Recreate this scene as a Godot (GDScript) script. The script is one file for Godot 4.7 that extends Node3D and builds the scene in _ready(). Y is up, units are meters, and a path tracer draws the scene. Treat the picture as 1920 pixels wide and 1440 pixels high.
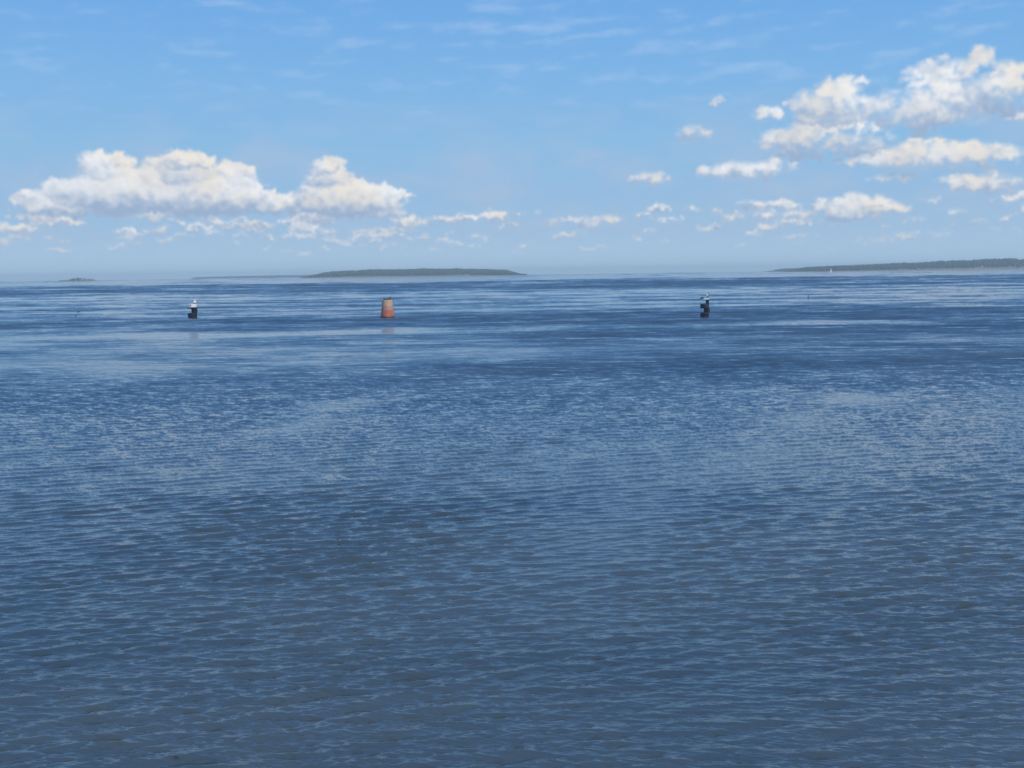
extends Node3D
# A calm inland sea seen from a ship's deck, nine metres above the water.

const DECK := 9.0
const SPREAD := 1.354             # the sky's figures are written for a sky this much wider than it is
const CATSPAWS := [[-12.1, 78, 3, 5, -0.85], [-12.6, 67, 2.6, 6, -0.8], [-11.6, 54, 2.2, 5, -0.3], [-10.4, 42, 2.4, 8, 0.5], [-4.8, 38, 3.8, 9, 0.6], [24, 77, 3.2, 5, -0.85], [16.8, 66, 2.8, 6, -0.8], [11.8, 54, 2.2, 5, -0.3], [8, 40, 2, 6, 0.4], [14.5, 38, 3.8, 9, 0.6], [22, 50, 3, 6, 0.3], [-24, 66, 8, 14, 0.3], [-13, 42, 3, 9, -0.2], [3, 64, 5, 12, 0.25], [2.6, 36, 2.2, 8, -0.35], [28, 95, 7, 6, -0.5], [5, 92, 6, 5, -0.4], [-4, 26, 3, 5, 0.3], [5, 24, 2, 4, -0.25]]
var used := {}


func _ready() -> void:
	# ---------- camera, sky, sun, exposure ----------
	var cam := Camera3D.new()
	cam.name = "camera"
	cam.fov = 38.0
	cam.near = 0.1
	cam.far = 120000.0
	cam.position = Vector3(0, DECK, 0)
	cam.basis = Basis(Vector3.RIGHT, deg_to_rad(-5.64)) * Basis(Vector3.BACK, deg_to_rad(-0.74))
	add_child(cam)
	cam.current = true

	var env := Environment.new()
	env.background_mode = Environment.BG_SKY
	var sky := Sky.new()
	var pano := PanoramaSkyMaterial.new()
	pano.panorama = make_sky()
	sky.sky_material = pano
	env.sky = sky
	env.background_energy_multiplier = 1.0
	env.tonemap_mode = Environment.TONE_MAPPER_LINEAR
	env.tonemap_exposure = 1.0
	env.sdfgi_enabled = true
	env.ssao_enabled = true
	env.ssil_enabled = true
	env.fog_enabled = true
	env.fog_density = 0.0001
	env.fog_light_color = Color(0.84, 0.95, 1.0)
	var we := WorldEnvironment.new()
	we.name = "world_environment"
	we.environment = env
	add_child(we)

	var sun := DirectionalLight3D.new()
	sun.name = "sun"
	sun.light_energy = 1.15
	sun.light_color = Color(1.0, 0.955, 0.89)
	sun.light_angular_distance = 0.5
	sun.shadow_enabled = true
	sun.rotation_degrees = Vector3(-52, 42, 0)       # high on the right, a little behind the camera
	add_child(sun)

	# ---------- setting ----------
	make_water()
	make_land()

	# ---------- things afloat ----------
	white_buoy(Vector3(-72.8, 0, -255.3))
	orange_buoy(Vector3(-26.7, 0, -241.5))
	dark_buoy(Vector3(38.5, 0, -222.1))
	seabird(Vector3(-120.8, 0, -312.1), 100.0, "dark seabird floating left of the white-topped buoy, the farther of two", 1.35)
	seabird(Vector3(-107.5, 0, -275.9), 75.0, "dark seabird floating left of the white-topped buoy, the nearer of two", 1.0)
	spar_marker(Vector3(96.1, 0, -361.2))
	sailboat(Vector3(1372.0, 0, -4800.0))


# ============================================================ sky
func gradient_at(el: float) -> Vector3:
	# clear-air colour by elevation in degrees (sRGB stops, returned linear)
	var stops := [[0.0, 182, 209, 231], [1.2, 173, 203, 229], [2.8, 163, 195, 225], [5.0, 153, 191, 226], [8.5, 142, 189, 228], [13.0, 127, 181, 231], [17.0, 116, 173, 230], [28.0, 102, 158, 225], [50.0, 84, 140, 214], [125.0, 66, 120, 198]]
	for i in range(1, stops.size()):
		if el <= stops[i][0]:
			var t: float = (el - stops[i - 1][0]) / (stops[i][0] - stops[i - 1][0])
			t = clampf(t, 0, 1)
			var a := Color8(stops[i - 1][1], stops[i - 1][2], stops[i - 1][3]).srgb_to_linear()
			var b := Color8(stops[i][1], stops[i][2], stops[i][3]).srgb_to_linear()
			var c := a.lerp(b, t)
			return Vector3(c.r, c.g, c.b)
	return Vector3(0.06, 0.2, 0.6)


func make_sky() -> ImageTexture:
	var W := 4096
	var H := 2048
	var img := Image.create(W, H, false, Image.FORMAT_RGBF)
	for row in 1024:
		var el := (90.0 - (row + 0.5) * 180.0 / H) * SPREAD
		var c := gradient_at(el)
		img.fill_rect(Rect2i(0, row, W, 1), Color(c.x, c.y, c.z))
	var low := gradient_at(0.0)
	img.fill_rect(Rect2i(0, 1024, W, 1024), Color(low.x, low.y, low.z))

	# heaps of cumulus: [azimuth, elevation, half width, half height] in lens degrees
	var heaps := [
		[-30.5,5.0,1.9,0.8],[-28.9,5.4,2.3,1.0],[-26.6,6.7,2.0,1.6],[-26.0,7.4,1.4,0.8],[-23.8,6.0,2.0,1.6],[-21.7,6.7,2.7,1.8],[-21.5,7.6,1.9,0.9],[-18.5,6.2,1.8,1.4],
		[-18.5,6.9,1.2,0.9],[-16.5,5.0,2.0,0.9],[-13.3,4.0,1.6,0.7],[-24.0,4.7,5.7,0.8],[-29.6,3.6,1.9,0.5],[-12.4,6.6,1.5,1.4],[-12.6,7.2,0.9,0.7],[-10.8,5.6,2.2,1.1],
		[-9.0,5.4,1.9,0.9],[-7.2,5.4,0.7,0.4],[-7.2,3.6,1.3,0.5],[-14.0,3.6,2.2,0.4],[-4.6,3.7,1.8,0.5],[-1.2,3.9,1.3,0.4],[3.8,3.6,1.5,0.3],[6.7,3.6,1.3,0.5],
		[10.7,3.5,1.5,0.3],[17.1,3.6,0.9,0.5],[13.6,2.9,1.1,0.3],[-32.1,3.2,1.4,0.4],[-21.0,3.3,1.0,0.4],[-18.3,3.4,1.4,0.3],[-14.4,2.7,1.4,0.3],[-8.7,2.7,1.5,0.3],
		[9.6,6.3,1.5,0.7],[12.5,9.2,1.3,0.8],[15.3,6.6,2.7,0.8],[18.1,8.6,1.9,0.8],[17.4,10.2,1.2,0.8],[21.5,9.4,2.1,0.9],[21.9,11.7,2.1,1.0],[19.8,10.9,1.5,0.7],
		[27.7,10.5,2.0,1.3],[28.3,12.4,2.0,1.2],[26.9,12.1,1.4,0.9],[30.5,12.9,1.1,1.1],[32.2,12.0,1.3,1.0],[32.4,9.4,1.4,0.7],[24.2,7.0,2.7,0.8],[27.5,7.5,3.0,1.0],
		[31.0,7.1,2.6,0.9],[21.6,4.1,1.6,0.8],[24.3,3.9,1.9,0.9],[22.9,4.6,1.1,0.7],[30.4,5.1,2.0,0.8],[29.1,5.6,1.3,0.5],[32.7,5.2,1.1,0.5],[14.2,11.2,0.6,0.3],
		[25.6,5.9,2.1,0.5],[19.5,7.5,2.1,0.6],
		[-25.6,5.4,5.0,1.8],[-20.6,5.3,4.5,1.8],[-28.6,4.6,3.6,1.0],[-15.8,4.7,3.2,0.9],[-11.1,5.0,4.2,1.5],[-23.4,4.3,6.8,0.6],[-10.1,4.3,3.3,0.8],[27.4,10.0,4.9,2.4],[21.5,8.5,5.1,2.1],[16.0,6.6,3.9,1.0],[27.8,6.9,6.2,1.5],[23.6,3.8,3.0,1.2],[31.0,5.2,2.8,1.0],[31.2,10.9,2.8,2.4],[21.5,10.5,3.1,1.8]]
	# strength of each: the big pair on the left are dense, those on the right thin
	var dense := []
	for b in heaps:
		dense.append(1.0 if b[0] < -6.0 else 0.60)
	for k in range(heaps.size() - 8, heaps.size()):
		dense[k] = 0.42                            # milky veils between them
	var rng := RandomNumberGenerator.new()
	rng.seed = 71
	for k in 60:                                   # the same kind of cloud all round the horizon
		var az := rng.randf_range(40.0, 447.0)
		var el := rng.randf_range(3.6, 6.0) if k % 2 == 0 else rng.randf_range(5.5, 11.0)
		for j in rng.randi_range(4, 8):
			var a := az + rng.randfn(0, 3.2)
			heaps.append([a - 360.0 * SPREAD if a > 180.0 * SPREAD else a, el + absf(rng.randfn(0, 0.8)), rng.randf_range(0.9, 2.4), rng.randf_range(0.5, 1.3)])
			dense.append(1.0 if k % 2 == 0 else 0.45)

	# the small fair-weather clouds of the far distance, in loose clusters low over the horizon
	for k in 520:
		var az := rng.randf_range(-180.0, 180.0) * SPREAD
		var el := 1.5 + pow(rng.randf(), 0.9) * 2.9
		for j in rng.randi_range(1, 6):
			var w := rng.randf_range(0.2, 1.2) * (0.3 + el * 0.2)
			heaps.append([clampf(az + rng.randfn(0, 2.6), -243.0, 243.0), el + rng.randfn(0, 0.28), w, w * rng.randf_range(0.22, 0.4)])
			dense.append(rng.randf_range(0.35, 0.95))

	var px := W / 360.0 / SPREAD
	var rows := int(22.0 * px)
	var cover := PackedFloat32Array()              # how much cloud
	cover.resize(W * rows)
	var dome := PackedFloat32Array()               # how far it bulges towards us
	dome.resize(W * rows)
	var under := PackedFloat32Array()              # how high above the flat base of its heap
	under.resize(W * rows)
	under.fill(1.0)
	for k in heaps.size():
		var h: Array = heaps[k]
		var lobes := [[h[0], h[1], h[2], h[3], 0.0, dense[k]]]
		if h[3] > 0.2:
			for j in int(clampf(h[2] * (9.0 if dense[k] > 0.7 else 5.0), 4.0, 26.0)):
				var t := rng.randf() * TAU
				var q := sqrt(rng.randf())
				var r: float = lerpf(0.16, 0.40, rng.randf()) * h[3] + 0.06
				var cy: float = sin(t) * q
				cy = cy * 0.5 if cy < 0.0 else cy
				lobes.append([h[0] + cos(t) * q * h[2] * 0.88, h[1] + cy * h[3] * 0.86, r * rng.randf_range(1.0, 1.5), r, h[3] * 0.7 * (1.0 - q * 0.7), dense[k] * rng.randf_range(0.5, 1.5)])
		for l in lobes:
			var x0 := int(floor((l[0] - l[2] + 180.0 * SPREAD) * px))
			var x1 := int(ceil((l[0] + l[2] + 180.0 * SPREAD) * px))
			var y0 := maxi(0, int((l[1] - l[3]) * px))
			var y1 := mini(rows - 1, int(ceil((l[1] + l[3]) * px)))
			for y in range(y0, y1 + 1):
				var ey: float = ((y + 0.5) / px - l[1]) / l[3]
				ey = ey * 1.5 if ey < 0 else ey
				for x in range(x0, x1 + 1):
					var ex: float = ((x + 0.5) / px - 180.0 * SPREAD - l[0]) / l[2]
					var r: float = ex * ex + ey * ey
					if r < 1.0:
						var at := y * W + posmod(x, W)
						var v: float = l[5] * (1.0 - r)
						cover[at] = 1.0 - (1.0 - cover[at]) * (1.0 - minf(v, 1.0))
						var z: float = l[4] + l[3] * sqrt(1.0 - r)
						if z > dome[at]:
							dome[at] = z
						under[at] = ((y + 0.5) / px - (h[1] - h[3] * 0.66)) / (h[3] * 1.5)

	var puff := FastNoiseLite.new()
	puff.seed = 5
	puff.noise_type = FastNoiseLite.TYPE_SIMPLEX_SMOOTH
	puff.fractal_type = FastNoiseLite.FRACTAL_FBM
	puff.fractal_octaves = 5
	puff.fractal_gain = 0.6
	puff.frequency = 0.9
	var veil := FastNoiseLite.new()
	veil.seed = 33
	veil.fractal_octaves = 4
	veil.frequency = 0.2
	var out := PackedFloat32Array()
	out.resize(W * rows * 3)
	var wisp := FastNoiseLite.new()
	wisp.seed = 91
	wisp.fractal_octaves = 5
	wisp.fractal_gain = 0.6
	wisp.frequency = 0.16
	var sunlit := Vector3(0.95, 0.95, 0.95)
	var cream := Vector3(0.90, 0.80, 0.66)
	var shade := Vector3(0.34, 0.45, 0.63)
	var light := Vector3(0.42, 0.72, 0.50).normalized()
	for y in rows:
		var el := (y + 0.5) / px
		var c0 := gradient_at(el)
		var fade := smoothstep(0.4, 4.2, el)
		var streaky := smoothstep(8.0, 14.0, el) * (1.0 - smoothstep(19.0, 22.0, el))
		var o := (rows - 1 - y) * W
		for x in W:
			var c := c0
			var az := (x + 0.5) / px - 180.0 * SPREAD
			if streaky > 0.0:
				var w := wisp.get_noise_2d(az * 0.9 + el * 0.6, el * 5.0 - az * 0.35) + 0.35 * wisp.get_noise_2d(az * 0.25 + 80.0, el * 0.7)
				c = c.lerp(Vector3(0.62, 0.74, 0.92), clampf(w - 0.04, 0.0, 1.0) * 0.42 * streaky)
			# thin milky haze among the heaps
			var v := veil.get_noise_2d(az * 0.6, el * 1.6)
			var milky := clampf(0.3 + v * 1.4, 0.0, 1.0) * exp(-pow((el - 6.5) / 4.2, 2.0))
			c = c.lerp(Vector3(0.44, 0.54, 0.72), 0.48 * milky)
			var n := puff.get_noise_2d(az, el * 1.2)
			var m := puff.get_noise_2d(az + 60.0, el * 1.2)
			var yy := clampi(y + int(round(n * 3.2)), 1, rows - 2)      # ragged outlines
			var at := yy * W + posmod(x + int(round(m * 4.0)), W)
			var cov := cover[at]
			if cov > 0.0:
				var d := cov + n * 0.5 - 0.12
				if d > 0.0:
					var row := yy * W
					var xl := row + posmod(at - row - 1, W)
					var xr := row + posmod(at - row + 1, W)
					var gx := (dome[xr] - dome[xl]) * px * 0.5
					var gy := (dome[at + W] - dome[at - W]) * px * 0.5
					var nn := Vector3(-gx * 0.8, -gy * 0.8, 1.0).normalized()
					var lit := clampf(0.16 + 0.92 * nn.dot(light) + n * 0.16, 0.0, 1.0)
					lit *= lerpf(0.22, 1.0, smoothstep(0.02, 0.6, under[at] + n * 0.3))
					lit = lerpf(lit, 0.8, 0.5 * (1.0 - smoothstep(0.0, 0.5, d)))         # light comes through the thin edges
					var warm := clampf(0.55 + 1.5 * veil.get_noise_2d(az * 0.9 + 40.0, el * 0.9), 0.0, 1.0)
					var cc := shade.lerp(sunlit.lerp(cream, warm * 0.66), lit)
					cc = cc.lerp(c0, lerpf(0.66, 0.06, fade))
					c = c.lerp(cc, smoothstep(0.0, 0.72, d) * 0.97)
			var q := (o + x) * 3
			out[q] = c.x
			out[q + 1] = c.y
			out[q + 2] = c.z
	var strip := Image.create_from_data(W, rows, false, Image.FORMAT_RGBF, out.to_byte_array())
	# the strip runs from -180 to 180 degrees with north (-Z) in its middle; the panorama begins at -Z
	img.blit_rect(strip, Rect2i(W / 2, 0, W / 2, rows), Vector2i(0, 1024 - rows))
	img.blit_rect(strip, Rect2i(0, 0, W / 2, rows), Vector2i(W / 2, 1024 - rows))
	return ImageTexture.create_from_image(img)


# ============================================================ water
func make_water() -> void:
	var dist := PackedFloat32Array()
	var angle := deg_to_rad(36.0)
	while angle > 0.0006:
		dist.append(DECK / tan(angle))
		angle -= 0.0030 if angle > deg_to_rad(27.0) else 0.00050 if angle > deg_to_rad(11.0) else 0.00070 if angle > 0.0012 else 0.00024
	var across := PackedFloat32Array()
	for t in [-400.0, -40.0, -10.0, -4.0, -2.0, -1.4, -1.1, -0.95]:
		across.append(t)
	var s := -0.84
	while s < 0.84:
		across.append(s)
		s += 0.00096 if absf(s) < 0.56 else 0.008
	for t in [0.84, 0.95, 1.1, 1.4, 2.0, 4.0, 10.0, 40.0, 400.0]:
		across.append(t)
	var R := dist.size()
	var C := across.size()

	# a short breeze-raised chop: many small wave trains running towards the ship, and a faint older swell
	var rng := RandomNumberGenerator.new()
	rng.seed = 4
	var kx := PackedFloat32Array()
	var kz := PackedFloat32Array()
	var ph := PackedFloat32Array()
	var am := PackedFloat32Array()
	var ln := PackedFloat32Array()
	var trains := 32
	for k in trains:
		var l := 0.098 * pow(14.0, pow((k + rng.randf()) / trains, 1.35))
		var turn := rng.randfn(0.06, 0.25)
		var steep := 0.094 * (1.0 if l < 0.5 else pow(0.5 / l, 0.6))
		kx.append(TAU / l * sin(turn))
		kz.append(TAU / l * cos(turn))
		ph.append(rng.randf() * TAU)
		am.append(steep * l / TAU)
		ln.append(l)
	var patch := FastNoiseLite.new()
	patch.seed = 8
	patch.fractal_octaves = 4
	patch.frequency = 1.0
	var gust := FastNoiseLite.new()
	gust.seed = 21
	gust.fractal_octaves = 3
	gust.frequency = 1.0
	var tone := FastNoiseLite.new()
	tone.seed = 44
	tone.fractal_octaves = 4
	tone.frequency = 1.0

	var pos := PackedVector3Array()
	pos.resize(R * C)
	var nor := PackedVector3Array()
	nor.resize(R * C)
	var uv := PackedVector2Array()
	uv.resize(R * C)
	var col := PackedColorArray()
	col.resize(R * C)
	var rough := PackedFloat32Array()
	rough.resize(R * C)
	var left := PackedFloat32Array()
	left.resize(R)
	for i in R:
		var d := dist[i]
		var dz := (dist[mini(i + 1, R - 1)] - dist[maxi(i - 1, 0)]) * 0.5
		var rx := PackedFloat32Array()
		var rc := PackedFloat32Array()
		var ra := PackedFloat32Array()
		var unresolved := 0.0
		for k in trains:
			var f := smoothstep(2.0, 4.5, ln[k] / dz)
			if f > 0.0:
				rx.append(kx[k])
				rc.append(-kz[k] * d + ph[k])
				ra.append(am[k] * f)
			unresolved += 0.5 * pow(am[k] * TAU / ln[k], 2.0) * (1.0 - f * f)
		var resolved := rx.size()
		left[i] = sqrt(unresolved)
		var rest := smoothstep(12.5, 15.0, d)       # meets the flat water below the deck
		for j in C:
			var x := clampf(across[j] * d, -14000.0, 14000.0)
			var z := -d
			var at := i * C + j
			var ruffled := ruffle(x, d, patch, gust)
			var h := 0.0
			for k in resolved:
				h += ra[k] * sin(rx[k] * x + rc[k])
			h *= (0.27 + 0.85 * ruffled) * rest
			pos[at] = Vector3(x, h, z + 1.0 * h)       # crests lean over to leeward
			uv[at] = Vector2(x / 2.9, z / 1.3)
			rough[at] = ruffled
			# the water's own colour: clear blue farther out, paler and greyer with stirred silt nearer the ship
			var g := tone.get_noise_2d(x / 30.0, z / 16.0)
			var silt := clampf(0.15 + 0.75 * smoothstep(75.0, 26.0, d) + 0.9 * g + 0.12 * across[j], 0.0, 1.0)
			var c := Color(0.027, 0.047, 0.064).lerp(Color(0.049, 0.073, 0.087), silt)
			col[at] = c
	for i in R:
		var e1 := 0.0
		var e2 := 0.0
		var far := smoothstep(34.0, 130.0, dist[i])
		var keep := lerpf(0.7, 0.96, far)          # crests seen nearly edge-on run together into streaks
		var fresh := sqrt(1.0 - keep * keep)
		var calmer := lerpf(0.22, 0.17, far)
		for j in C:
			var at := i * C + j
			var iu := mini(i + 1, R - 1)
			var idn := maxi(i - 1, 0)
			var jr := mini(j + 1, C - 1)
			var jl := maxi(j - 1, 0)
			var pz1 := pos[iu * C + j]
			var pz0 := pos[idn * C + j]
			var px1 := pos[i * C + jr]
			var px0 := pos[i * C + jl]
			var sz := 0.0
			if absf(pz1.z - pz0.z) < 400.0:
				sz = (pz1.y - pz0.y) / (pz1.z - pz0.z)
			var sx := (px1.y - px0.y) / maxf(px1.x - px0.x, 0.001)
			if absf(across[j]) > 0.85:
				sz = 0.0
				sx = 0.0
			var k := left[i] * (0.27 + 0.85 * rough[at]) * calmer
			e1 = e1 * keep + rng.randfn(0.0, fresh)
			e2 = e2 * keep + rng.randfn(0.0, fresh)
			sz = clampf(sz + e1 * k - 0.25 * far * rough[at], -0.42, 0.42)   # far off, the faces turned this way are those one sees
			sx = clampf(sx + e2 * k * 0.5, -0.42, 0.42)
			nor[at] = Vector3(-sx, 1.0, -sz).normalized()

	var idx := PackedInt32Array()
	idx.resize((R - 1) * (C - 1) * 6)
	var q := 0
	for i in R - 1:
		for j in C - 1:
			var a := i * C + j
			var b := a + C
			idx[q] = a
			idx[q + 1] = b
			idx[q + 2] = a + 1
			idx[q + 3] = a + 1
			idx[q + 4] = b
			idx[q + 5] = b + 1
			q += 6
	# the water under and behind the deck, flat
	var n0 := pos.size()
	var near := -dist[0]
	for p in [Vector3(-14000, 0, near), Vector3(14000, 0, near), Vector3(14000, 0, 6000), Vector3(-14000, 0, 6000)]:
		pos.append(p)
		nor.append(Vector3.UP)
		uv.append(Vector2(p.x / 2.9, p.z / 1.3))
		col.append(Color(0.026, 0.064, 0.112))
	for k in [0, 1, 2, 0, 2, 3]:
		idx.append(n0 + k)
	var arr := []
	arr.resize(Mesh.ARRAY_MAX)
	arr[Mesh.ARRAY_VERTEX] = pos
	arr[Mesh.ARRAY_NORMAL] = nor
	arr[Mesh.ARRAY_TEX_UV] = uv
	arr[Mesh.ARRAY_COLOR] = col
	arr[Mesh.ARRAY_INDEX] = idx
	var mesh := ArrayMesh.new()
	mesh.add_surface_from_arrays(Mesh.PRIMITIVE_TRIANGLES, arr)
	var m := StandardMaterial3D.new()
	m.resource_name = "sea_water"
	m.vertex_color_use_as_albedo = true
	m.roughness = 0.07
	m.metallic_specular = 0.56
	var nn := FastNoiseLite.new()
	nn.seed = 3
	nn.fractal_octaves = 4
	nn.frequency = 0.035
	var nt := NoiseTexture2D.new()
	nt.width = 512
	nt.height = 512
	nt.seamless = true
	nt.as_normal_map = true
	nt.bump_strength = 4.0
	nt.noise = nn
	m.normal_enabled = true
	m.normal_texture = nt
	m.normal_scale = 0.34
	var o := MeshInstance3D.new()
	o.name = "water"
	o.mesh = mesh
	o.material_override = m
	o.set_meta("kind", "structure")
	o.set_meta("label", "rippled blue-grey open sea with darker wind-ruffled bands and calm slicks")
	add_child(o, true)


# How strongly the breeze ruffles the surface there, 0 (slick) to 1.
func ruffle(x: float, d: float, patch: FastNoiseLite, gust: FastNoiseLite) -> float:
	# [distance, strength]: bands of breeze lying across the view
	var bands := [[19, 0.8], [30, 0.7], [40, 0.6], [54, 0.75], [80, 0.95], [100, 0.95], [114, 0.4], [178, 0.3], [195, 0.75], [255, 0.8], [310, 0.35], [560, 0.25], [680, 0.85], [1250, 0.95], [1700, 0.1], [3900, 0.08], [9000, 0.1]]
	var dd := d * (1.0 + 0.12 * gust.get_noise_2d(x / 55.0, d / 90.0)) - 0.22 * x * smoothstep(300.0, 60.0, d)
	var v: float = bands[bands.size() - 1][1]
	for k in range(1, bands.size()):
		if dd < bands[k][0]:
			v = lerpf(bands[k - 1][1], bands[k][1], clampf((dd - bands[k - 1][0]) / (bands[k][0] - bands[k - 1][0]), 0, 1))
			break
	if d < 600.0:
		v += 0.40 * patch.get_noise_2d((x + d * 0.5) / 26.0, (d - x * 0.3) / 26.0)
	if d < 110.0:
		# cat's paws: [x, distance, half width, half length, strength]
		for p in CATSPAWS:
			var ex: float = (x - p[0] - 0.35 * (d - p[1])) / p[2]
			var ed: float = (d - p[1]) / p[3]
			v += p[4] * exp(-ex * ex - ed * ed)
	if d > 60.0:
		v += 0.5 * smoothstep(-25.0, 35.0, x) * smoothstep(95.0, 115.0, d) * smoothstep(200.0, 180.0, d)   # the slick lies to the left
		var far := smoothstep(60.0, 170.0, d)
		v += far * 0.7 * patch.get_noise_2d(x / 420.0 + 50.0, (d - 0.12 * x) / 42.0)
	return clampf(v, 0.0, 1.45)


# ============================================================ helpers
func numbered(called: String) -> String:
	var n: int = used.get(called, 0)
	used[called] = n + 1
	return called if n == 0 else "%s_%03d" % [called, n]


func thing(called: String, label: String, category: String, at: Vector3, turn := 0.0, group := "") -> Node3D:
	var o := Node3D.new()
	o.name = numbered(called)
	add_child(o)
	o.position = at
	o.rotation_degrees.y = turn
	o.set_meta("label", label)
	o.set_meta("category", category)
	if group:
		o.set_meta("group", group)
	return o


func part(called: String, mesh: Mesh, mat: Material, parent: Node, at := Vector3.ZERO, rot := Vector3.ZERO) -> MeshInstance3D:
	var o := MeshInstance3D.new()
	o.name = called
	o.mesh = mesh
	o.material_override = mat
	o.position = at
	o.rotation_degrees = rot
	parent.add_child(o, true)
	return o


func paint(called: String, linear: Color, rough: float, wear := 0.25, metal := 0.0) -> StandardMaterial3D:
	var m := StandardMaterial3D.new()
	m.resource_name = called
	m.albedo_color = Color.WHITE
	m.roughness = rough
	m.metallic = metal
	var n := FastNoiseLite.new()
	n.seed = called.hash() % 1000
	n.fractal_octaves = 4
	n.frequency = 0.02
	var r := Gradient.new()
	r.set_color(0, (linear * (1.0 - wear)).linear_to_srgb())
	r.set_color(1, (linear * (1.0 + wear * 0.5)).linear_to_srgb())
	var t := NoiseTexture2D.new()
	t.width = 128
	t.height = 128
	t.seamless = true
	t.noise = n
	t.color_ramp = r
	m.albedo_texture = t
	m.uv1_triplanar = true
	m.uv1_scale = Vector3(0.4, 0.25, 0.4)
	return m


# a body of revolution from [radius, height] pairs, bottom to top, closed at both ends
func lathe(profile: Array, sides := 24) -> ArrayMesh:
	var st := SurfaceTool.new()
	st.begin(Mesh.PRIMITIVE_TRIANGLES)
	for k in profile.size() - 1:
		st.set_smooth_group(k + 1)
		for i in sides:
			var a := TAU * i / sides
			var b := TAU * (i + 1) / sides
			var p0 := Vector3(cos(a) * profile[k][0], profile[k][1], sin(a) * profile[k][0])
			var p1 := Vector3(cos(b) * profile[k][0], profile[k][1], sin(b) * profile[k][0])
			var p2 := Vector3(cos(a) * profile[k + 1][0], profile[k + 1][1], sin(a) * profile[k + 1][0])
			var p3 := Vector3(cos(b) * profile[k + 1][0], profile[k + 1][1], sin(b) * profile[k + 1][0])
			for p in [p0, p1, p2, p1, p3, p2]:
				st.add_vertex(p)
	st.generate_normals()
	return st.commit()


func drum(r: float, h: float, bev := 0.05) -> ArrayMesh:
	return lathe([[0.0, 0.0], [r - bev, 0.0], [r, bev], [r, h - bev], [r - bev, h], [0.0, h]])


# a tube of changing radius along points; squash flattens it vertically
func sweep(points: Array, radii: Array, sides := 12, squash := 1.0) -> ArrayMesh:
	var st := SurfaceTool.new()
	st.begin(Mesh.PRIMITIVE_TRIANGLES)
	st.set_smooth_group(1)
	var rings := []
	for k in points.size():
		var a: Vector3 = points[maxi(k - 1, 0)]
		var b: Vector3 = points[mini(k + 1, points.size() - 1)]
		var dir := (b - a).normalized()
		var side := dir.cross(Vector3.UP if absf(dir.y) < 0.9 else Vector3.RIGHT).normalized()
		var up := side.cross(dir).normalized()
		var ring := []
		for i in sides:
			var t := TAU * i / sides
			ring.append(points[k] + side * cos(t) * radii[k] + up * sin(t) * radii[k] * squash)
		rings.append(ring)
	for k in rings.size() - 1:
		for i in sides:
			var j := (i + 1) % sides
			for p in [rings[k][i], rings[k + 1][i], rings[k][j], rings[k][j], rings[k + 1][i], rings[k + 1][j]]:
				st.add_vertex(p)
	st.generate_normals()
	return st.commit()


# ============================================================ buoys
func white_buoy(at: Vector3) -> void:
	var o := thing("white_topped_buoy", "tall dark buoy with a broad white drum near its top and a white lantern", "buoy", at, 0.0)
	o.scale = Vector3.ONE * 0.94
	var dark := paint("dark_hull_paint", Color(0.012, 0.018, 0.034), 0.5)
	var white := paint("white_buoy_paint", Color(0.78, 0.79, 0.79), 0.45, 0.12)
	var hull := part("float_hull", drum(1.08, 1.75, 0.12), dark, o, Vector3(0, -0.6, 0))
	part("fender_ring", lathe([[1.05, 0.0], [1.14, 0.04], [1.14, 0.16], [1.05, 0.2]]), dark, hull, Vector3(0, 1.0, 0))
	var pillar := part("pillar", drum(0.72, 1.06, 0.03), dark, o, Vector3(0.5, 1.16, 0))
	for k in 3:
		part("rung", sweep([Vector3(-0.2, 0, 0), Vector3(0.2, 0, 0)], [0.025, 0.025], 6), dark, pillar, Vector3(0, 0.25 + 0.28 * k, 0.76))
	part("deck_ring", drum(1.1, 0.26, 0.03), dark, o, Vector3(0, 2.223, 0))
	var top := part("white_drum", drum(1.08, 0.84, 0.05), white, o, Vector3(0, 2.486, 0))
	part("porthole", drum(0.17, 0.1, 0.02), dark, top, Vector3(-0.1, 0.5, 1.0), Vector3(90, 0, 0))
	part("lantern_post", drum(0.26, 0.26, 0.02), dark, o, Vector3(0.62, 3.329, 0))
	var lamp := part("lantern", lathe([[0.0, 0.0], [0.36, 0.0], [0.4, 0.08], [0.3, 0.3], [0.16, 0.42], [0.16, 0.5], [0.3, 0.56], [0.3, 0.66], [0.16, 0.74], [0.0, 0.76]], 16), white, o, Vector3(0.64, 3.592, 0))
	part("hood", drum(0.2, 0.1, 0.02), dark, lamp, Vector3(-0.22, 0.46, 0.06))
	part("whisker_aerial", sweep([Vector3(0, 0, 0), Vector3(0, 1.15, 0)], [0.025, 0.015], 6), dark, o, Vector3(-0.45, 3.329, 0))


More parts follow.
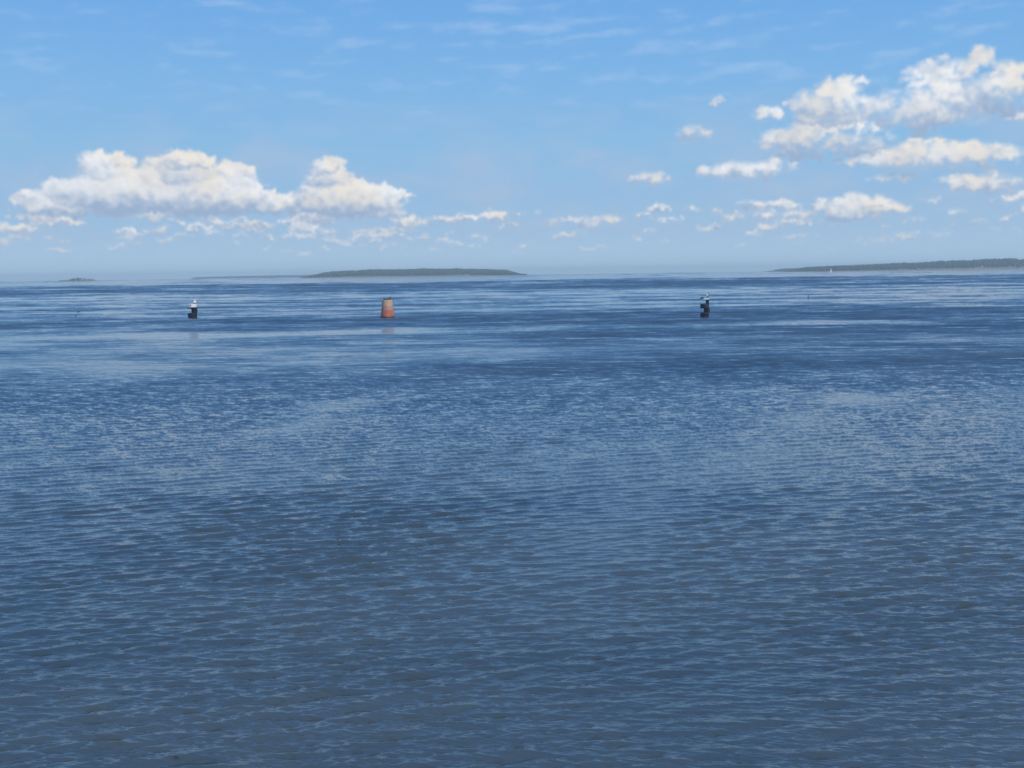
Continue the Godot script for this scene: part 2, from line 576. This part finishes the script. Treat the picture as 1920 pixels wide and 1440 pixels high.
func orange_buoy(at: Vector3) -> void:
	var o := thing("orange_buoy", "faded orange-red conical buoy with a paler tan top, between the two dark buoys", "buoy", at, 0.0)
	o.scale = Vector3(0.84, 0.92, 0.84)
	var red := paint("faded_red_paint", Color(0.46, 0.155, 0.105), 0.6, 0.45)
	var pink := paint("bleached_red_paint", Color(0.50, 0.27, 0.20), 0.6, 0.4)
	var tan := paint("tan_paint", Color(0.50, 0.36, 0.23), 0.6, 0.15)
	var weed := paint("wet_weed", Color(0.02, 0.028, 0.015), 0.5, 0.5)
	var grey := paint("weathered_grey_paint", Color(0.09, 0.085, 0.105), 0.6, 0.45)
	part("lower_band", lathe([[0.0, -0.6], [1.8, -0.6], [1.8, 0.25], [1.52, 1.75], [0.0, 1.75]], 32), red, o)
	part("weed_line", lathe([[1.79, 0.0], [1.83, 0.02], [1.835, 0.16], [1.79, 0.24]], 32), weed, o)
	part("middle_band", lathe([[0.0, 1.755], [1.51, 1.755], [1.4, 2.75], [0.0, 2.75]], 32), pink, o)
	part("top_band", lathe([[0.0, 2.755], [1.39, 2.755], [1.28, 3.96], [1.2, 4.04], [0.0, 4.04]], 32), tan, o)
	var cap := part("cap_ring", lathe([[0.0, 4.045], [1.05, 4.045], [1.0, 4.3], [0.9, 4.36], [0.0, 4.36]], 32), grey, o)
	part("lantern_stub", drum(0.2, 0.4, 0.04), grey, cap, Vector3(0.75, 4.363, 0))
	for k in 3:
		part("lifting_eye", lathe([[0.06, -0.03], [0.1, 0.0], [0.06, 0.03], [0.06, -0.03]], 10), grey, cap, Vector3(cos(k * 2.1 + 2.6) * 0.8, 4.43, sin(k * 2.1 + 2.6) * 0.8), Vector3(90, 0, 0))


func dark_buoy(at: Vector3) -> void:
	var o := thing("dark_buoy", "slim near-black buoy of stacked drums with a thin white cap, at right", "buoy", at, 0.0)
	o.scale = Vector3.ONE * 0.96
	var dark := paint("black_buoy_paint", Color(0.010, 0.015, 0.030), 0.5)
	var worn := paint("worn_blue_black_paint", Color(0.022, 0.032, 0.055), 0.6)
	var white := paint("white_cap_paint", Color(0.78, 0.79, 0.79), 0.45, 0.12)
	part("float_hull", drum(0.9, 1.5, 0.1), dark, o, Vector3(0, -0.6, 0))
	part("pillar", drum(0.62, 0.9, 0.03), dark, o, Vector3(0.45, 0.903, 0))
	var mid := part("drum_section", drum(0.9, 0.9, 0.05), worn, o, Vector3(0, 1.806, 0))
	part("number_plate", drum(0.26, 0.06, 0.02), dark, mid, Vector3(-0.2, 0.45, 0.87), Vector3(90, 0, 0))
	part("mast_section", drum(0.33, 0.86, 0.03), dark, o, Vector3(0.56, 2.709, 0))
	part("cap_plate", drum(0.84, 0.17, 0.04), white, o, Vector3(0.05, 3.572, 0))
	part("bell", lathe([[0.0, 0.0], [0.4, 0.0], [0.38, 0.14], [0.24, 0.34], [0.0, 0.42]], 16), dark, o, Vector3(-0.5, 3.745, 0))
	var stem := part("lantern_stem", drum(0.06, 0.62, 0.01), worn, o, Vector3(0.52, 3.745, 0))
	part("lantern", drum(0.2, 0.28, 0.05), white, stem, Vector3(0, 0.623, 0))
	part("aerial", sweep([Vector3(0, 0, 0), Vector3(0, 1.4, 0)], [0.035, 0.02], 6), dark, o, Vector3(0.8, 3.745, 0))


func spar_marker(at: Vector3) -> void:
	var o := thing("spar_marker", "small dark spar marker standing alone on the water right of the dark buoy", "marker", at, 0.0)
	var dark := paint("spar_paint", Color(0.05, 0.06, 0.07), 0.6)
	part("pole", drum(0.07, 1.3, 0.02), dark, o, Vector3(0, -0.3, 0))
	part("float_collar", drum(0.26, 0.5, 0.08), dark, o, Vector3(0, -0.2, 0))
	part("top_mark", lathe([[0.0, 0.0], [0.14, 0.0], [0.14, 0.2], [0.0, 0.3]], 12), dark, o, Vector3(0, 1.002, 0))


func seabird(at: Vector3, turn: float, label: String, size: float) -> void:
	var o := thing("seabird", label, "bird", at, turn, "seabirds floating on the water")
	o.scale = Vector3.ONE * size
	var brown := paint("dark_plumage", Color(0.018, 0.02, 0.026), 0.8)
	part("body", sweep([Vector3(0, 0.12, 0.34), Vector3(0, 0.1, 0.28), Vector3(0, 0.06, 0.14), Vector3(0, 0.05, 0.0), Vector3(0, 0.07, -0.14), Vector3(0, 0.14, -0.22), Vector3(0, 0.24, -0.245), Vector3(0, 0.31, -0.27), Vector3(0, 0.315, -0.33), Vector3(0, 0.3, -0.37)],
		[0.004, 0.04, 0.11, 0.13, 0.11, 0.065, 0.038, 0.05, 0.03, 0.003], 12, 0.8), brown, o)
	part("bill", sweep([Vector3(0, 0.303, -0.355), Vector3(0, 0.29, -0.42)], [0.014, 0.003], 6), paint("bill_horn", Color(0.12, 0.09, 0.03), 0.5), o)


func sailboat(at: Vector3) -> void:
	var o := thing("sailboat", "tiny white sailing boat far off by the right-hand shore", "sailboat", at, 35.0)
	o.scale = Vector3.ONE * 1.15
	var white := paint("white_sailcloth", Color(0.82, 0.83, 0.83), 0.6, 0.05)
	var hull := paint("white_gelcoat", Color(0.75, 0.76, 0.77), 0.3, 0.08)
	var alu := paint("mast_aluminium", Color(0.5, 0.5, 0.52), 0.4, 0.1, 0.6)
	part("hull", sweep([Vector3(-5.5, 0.75, 0), Vector3(-5.3, 0.6, 0), Vector3(-3.0, 0.45, 0), Vector3(0, 0.4, 0), Vector3(3.0, 0.5, 0), Vector3(5.0, 0.8, 0), Vector3(5.8, 1.0, 0)], [0.02, 1.1, 1.6, 1.7, 1.4, 0.6, 0.02], 14, 0.55), hull, o)
	part("mast", sweep([Vector3(0.8, 0.8, 0), Vector3(0.8, 14.5, 0)], [0.1, 0.06], 8), alu, o)
	part("mainsail", sail(Vector3(0.6, 2.0, 0), Vector3(0.6, 14.2, 0), Vector3(-4.6, 2.0, 0.7)), white, o)
	part("headsail", sail(Vector3(5.4, 1.3, 0), Vector3(1.0, 13.0, 0), Vector3(0.4, 1.6, 1.1)), white, o)


func sail(tack: Vector3, head: Vector3, clew: Vector3) -> ArrayMesh:
	var st := SurfaceTool.new()
	st.begin(Mesh.PRIMITIVE_TRIANGLES)
	st.set_smooth_group(1)
	var n := 8
	for side in [-0.02, 0.02]:
		var at := func(u: float, v: float) -> Vector3:
			var p := tack.lerp(head, v).lerp(clew.lerp(head, v), u)
			return p + Vector3(0, 0, 0.6 * sin(PI * u) * (1.0 - v) + side)
		for i in n:
			for j in n:
				var a: Vector3 = at.call(i / float(n), j / float(n))
				var b: Vector3 = at.call((i + 1) / float(n), j / float(n))
				var c: Vector3 = at.call(i / float(n), (j + 1) / float(n))
				var d: Vector3 = at.call((i + 1) / float(n), (j + 1) / float(n))
				for p in ([a, c, b, b, c, d] if side < 0 else [a, b, c, b, d, c]):
					st.add_vertex(p)
	st.generate_normals()
	return st.commit()


# ============================================================ land
func make_land() -> void:
	# [x, ground height] along each shore, at a distance
	shore("left_headland", "low wooded headland on the left horizon", 6000.0, [[-1560, 0.0], [-1400, 13.0], [-1230, 25.0], [-933, 29.0], [-560, 28.0], [-267, 24.0], [-53, 15.0], [60, 6.0], [130, 0.0]], 700.0, 1, 19.0)
	shore("far_left_shore", "thin pale shore far off at left", 12000.0, [[-4766, 0.0], [-4236, 5.3], [-3530, 10.6], [-2824, 14.1], [-1588, 0.0]], 700.0, 2, 16.0)
	shore("islet", "tiny wooded islet on the horizon at far left", 5000.0, [[-2753, 0.0], [-2728, 5.0], [-2688, 8.6], [-2617, 10.0], [-2560, 9.3], [-2534, 0.0]], 100.0, 3, 14.0)
	shore("right_headland", "wooded headland rising along the right horizon", 5600.0, [[2000, 0.0], [2186, 6.7], [2466, 14.7], [2773, 24.0], [3133, 34.7], [3532, 44.0], [4132, 48.0], [4932, 40.0], [5732, 0.0]], 750.0, 4, 19.0)
	shore("far_right_shore", "thin low shore reaching out left of the right headland", 7500.0, [[2400, 0.0], [2558, 6.7], [2814, 10.7], [3484, 13.4], [4422, 13.4], [5628, 0.0]], 560.0, 5, 15.0)


func shore(called: String, label: String, dist: float, line: Array, depth: float, seed_: int, tree_height: float) -> void:
	var n := FastNoiseLite.new()
	n.seed = 60 + seed_
	n.frequency = 0.006
	n.fractal_octaves = 3
	line = line.map(func(p): return [p[0] * 0.738, p[1] * 0.738])
	var ground := func(x: float, v: float) -> float:
		var h := 0.0
		for k in range(1, line.size()):
			if x <= line[k][0]:
				h = lerpf(line[k - 1][1], line[k][1], clampf((x - line[k - 1][0]) / (line[k][0] - line[k - 1][0]), 0.0, 1.0))
				break
		return (h * (1.0 + 0.35 * n.get_noise_2d(x, v * depth)) + 0.6) * pow(sin(PI * v), 0.6) - 0.6
	var x0: float = line[0][0]
	var x1: float = line[line.size() - 1][0]
	var cols := clampi(int((x1 - x0) / 14.0), 10, 160)
	var rows := 14
	var st := SurfaceTool.new()
	st.begin(Mesh.PRIMITIVE_TRIANGLES)
	st.set_smooth_group(1)
	for i in cols:
		for j in rows:
			var q := []
			for c in [[0, 0], [1, 0], [0, 1], [1, 1]]:
				var x := lerpf(x0, x1, (i + c[0]) / float(cols))
				var v: float = (j + c[1]) / float(rows)
				q.append(Vector3(x, ground.call(x, v), -dist - v * depth))
			for p in [q[0], q[2], q[1], q[1], q[2], q[3]]:
				st.add_vertex(p)
	st.generate_normals()
	var land := MeshInstance3D.new()
	land.name = called
	land.mesh = st.commit()
	land.material_override = paint("shore_ground", Color(0.22, 0.20, 0.15), 0.9, 0.4)
	land.set_meta("kind", "structure")
	land.set_meta("label", label)
	add_child(land, true)

	# the wood on it: one far-off mass
	var rng := RandomNumberGenerator.new()
	rng.seed = 500 + seed_
	var spots: Array[Transform3D] = []
	var tints: Array[Color] = []
	var step := 9.0 if x1 - x0 < 2000.0 else 13.0
	var x := x0 + 5.0
	while x < x1 - 3.0:
		var v := 0.05
		while v < 0.75:
			var xx := x + rng.randf_range(-4, 4)
			var vv := v + rng.randf_range(-0.02, 0.02)
			var y: float = ground.call(xx, clampf(vv, 0.01, 0.99))
			if y > 0.3 and n.get_noise_2d(xx * 2.0, vv * 900.0) > -0.42:
				var edge := clampf((minf(xx - x0, x1 - xx)) / 120.0, 0.35, 1.0)
				var h := tree_height * edge * rng.randf_range(0.5, 1.3)
				var w := h * rng.randf_range(0.5, 0.75)
				spots.append(Transform3D(Basis(Vector3.UP, rng.randf() * TAU).scaled(Vector3(w, h, w)), Vector3(xx, y - 0.3, -dist - vv * depth)))
				var g := rng.randf()
				tints.append(Color(0.022, 0.052, 0.030).lerp(Color(0.055, 0.085, 0.040), g))
			v += step / depth * rng.randf_range(0.9, 1.9)
		x += step * rng.randf_range(0.7, 1.1)
	var mm := MultiMesh.new()
	mm.transform_format = MultiMesh.TRANSFORM_3D
	mm.use_colors = true
	mm.mesh = far_tree()
	mm.instance_count = spots.size()
	for k in spots.size():
		mm.set_instance_transform(k, spots[k])
		mm.set_instance_color(k, tints[k])
	var o := MultiMeshInstance3D.new()
	o.name = numbered("forest")
	o.multimesh = mm
	var m := StandardMaterial3D.new()
	m.resource_name = "far_foliage"
	m.vertex_color_use_as_albedo = true
	m.roughness = 0.9
	o.material_override = m
	o.set_meta("kind", "stuff")
	o.set_meta("label", {1: "dark green wood covering the left headland", 2: "faint wood along the thin far left shore", 3: "dark wood covering the tiny islet at far left", 4: "green wood covering the rising right headland", 5: "hazy wood along the thin far right shore"}[seed_])
	o.set_meta("category", "forest")
	add_child(o, true)


# a tree a unit high: short trunk and an uneven crown of lobes
func far_tree() -> ArrayMesh:
	var rng := RandomNumberGenerator.new()
	rng.seed = 17
	var st := SurfaceTool.new()
	st.begin(Mesh.PRIMITIVE_TRIANGLES)
	for b in [[0.0, 0.62, 0.0, 0.34], [0.28, 0.45, 0.1, 0.26], [-0.22, 0.5, -0.2, 0.27], [-0.05, 0.8, 0.12, 0.2], [0.1, 0.36, -0.28, 0.22]]:
		var s := SphereMesh.new()
		s.radial_segments = 6
		s.rings = 3
		s.radius = b[3]
		s.height = b[3] * 2.0
		st.append_from(s, 0, Transform3D(Basis(Vector3(rng.randf(), 1, rng.randf()).normalized(), rng.randf() * 6.0), Vector3(b[0], b[1], b[2])))
	var t := CylinderMesh.new()
	t.top_radius = 0.03
	t.bottom_radius = 0.05
	t.height = 0.4
	t.radial_segments = 5
	t.rings = 1
	st.append_from(t, 0, Transform3D(Basis(), Vector3(0, 0.2, 0)))
	return st.commit()
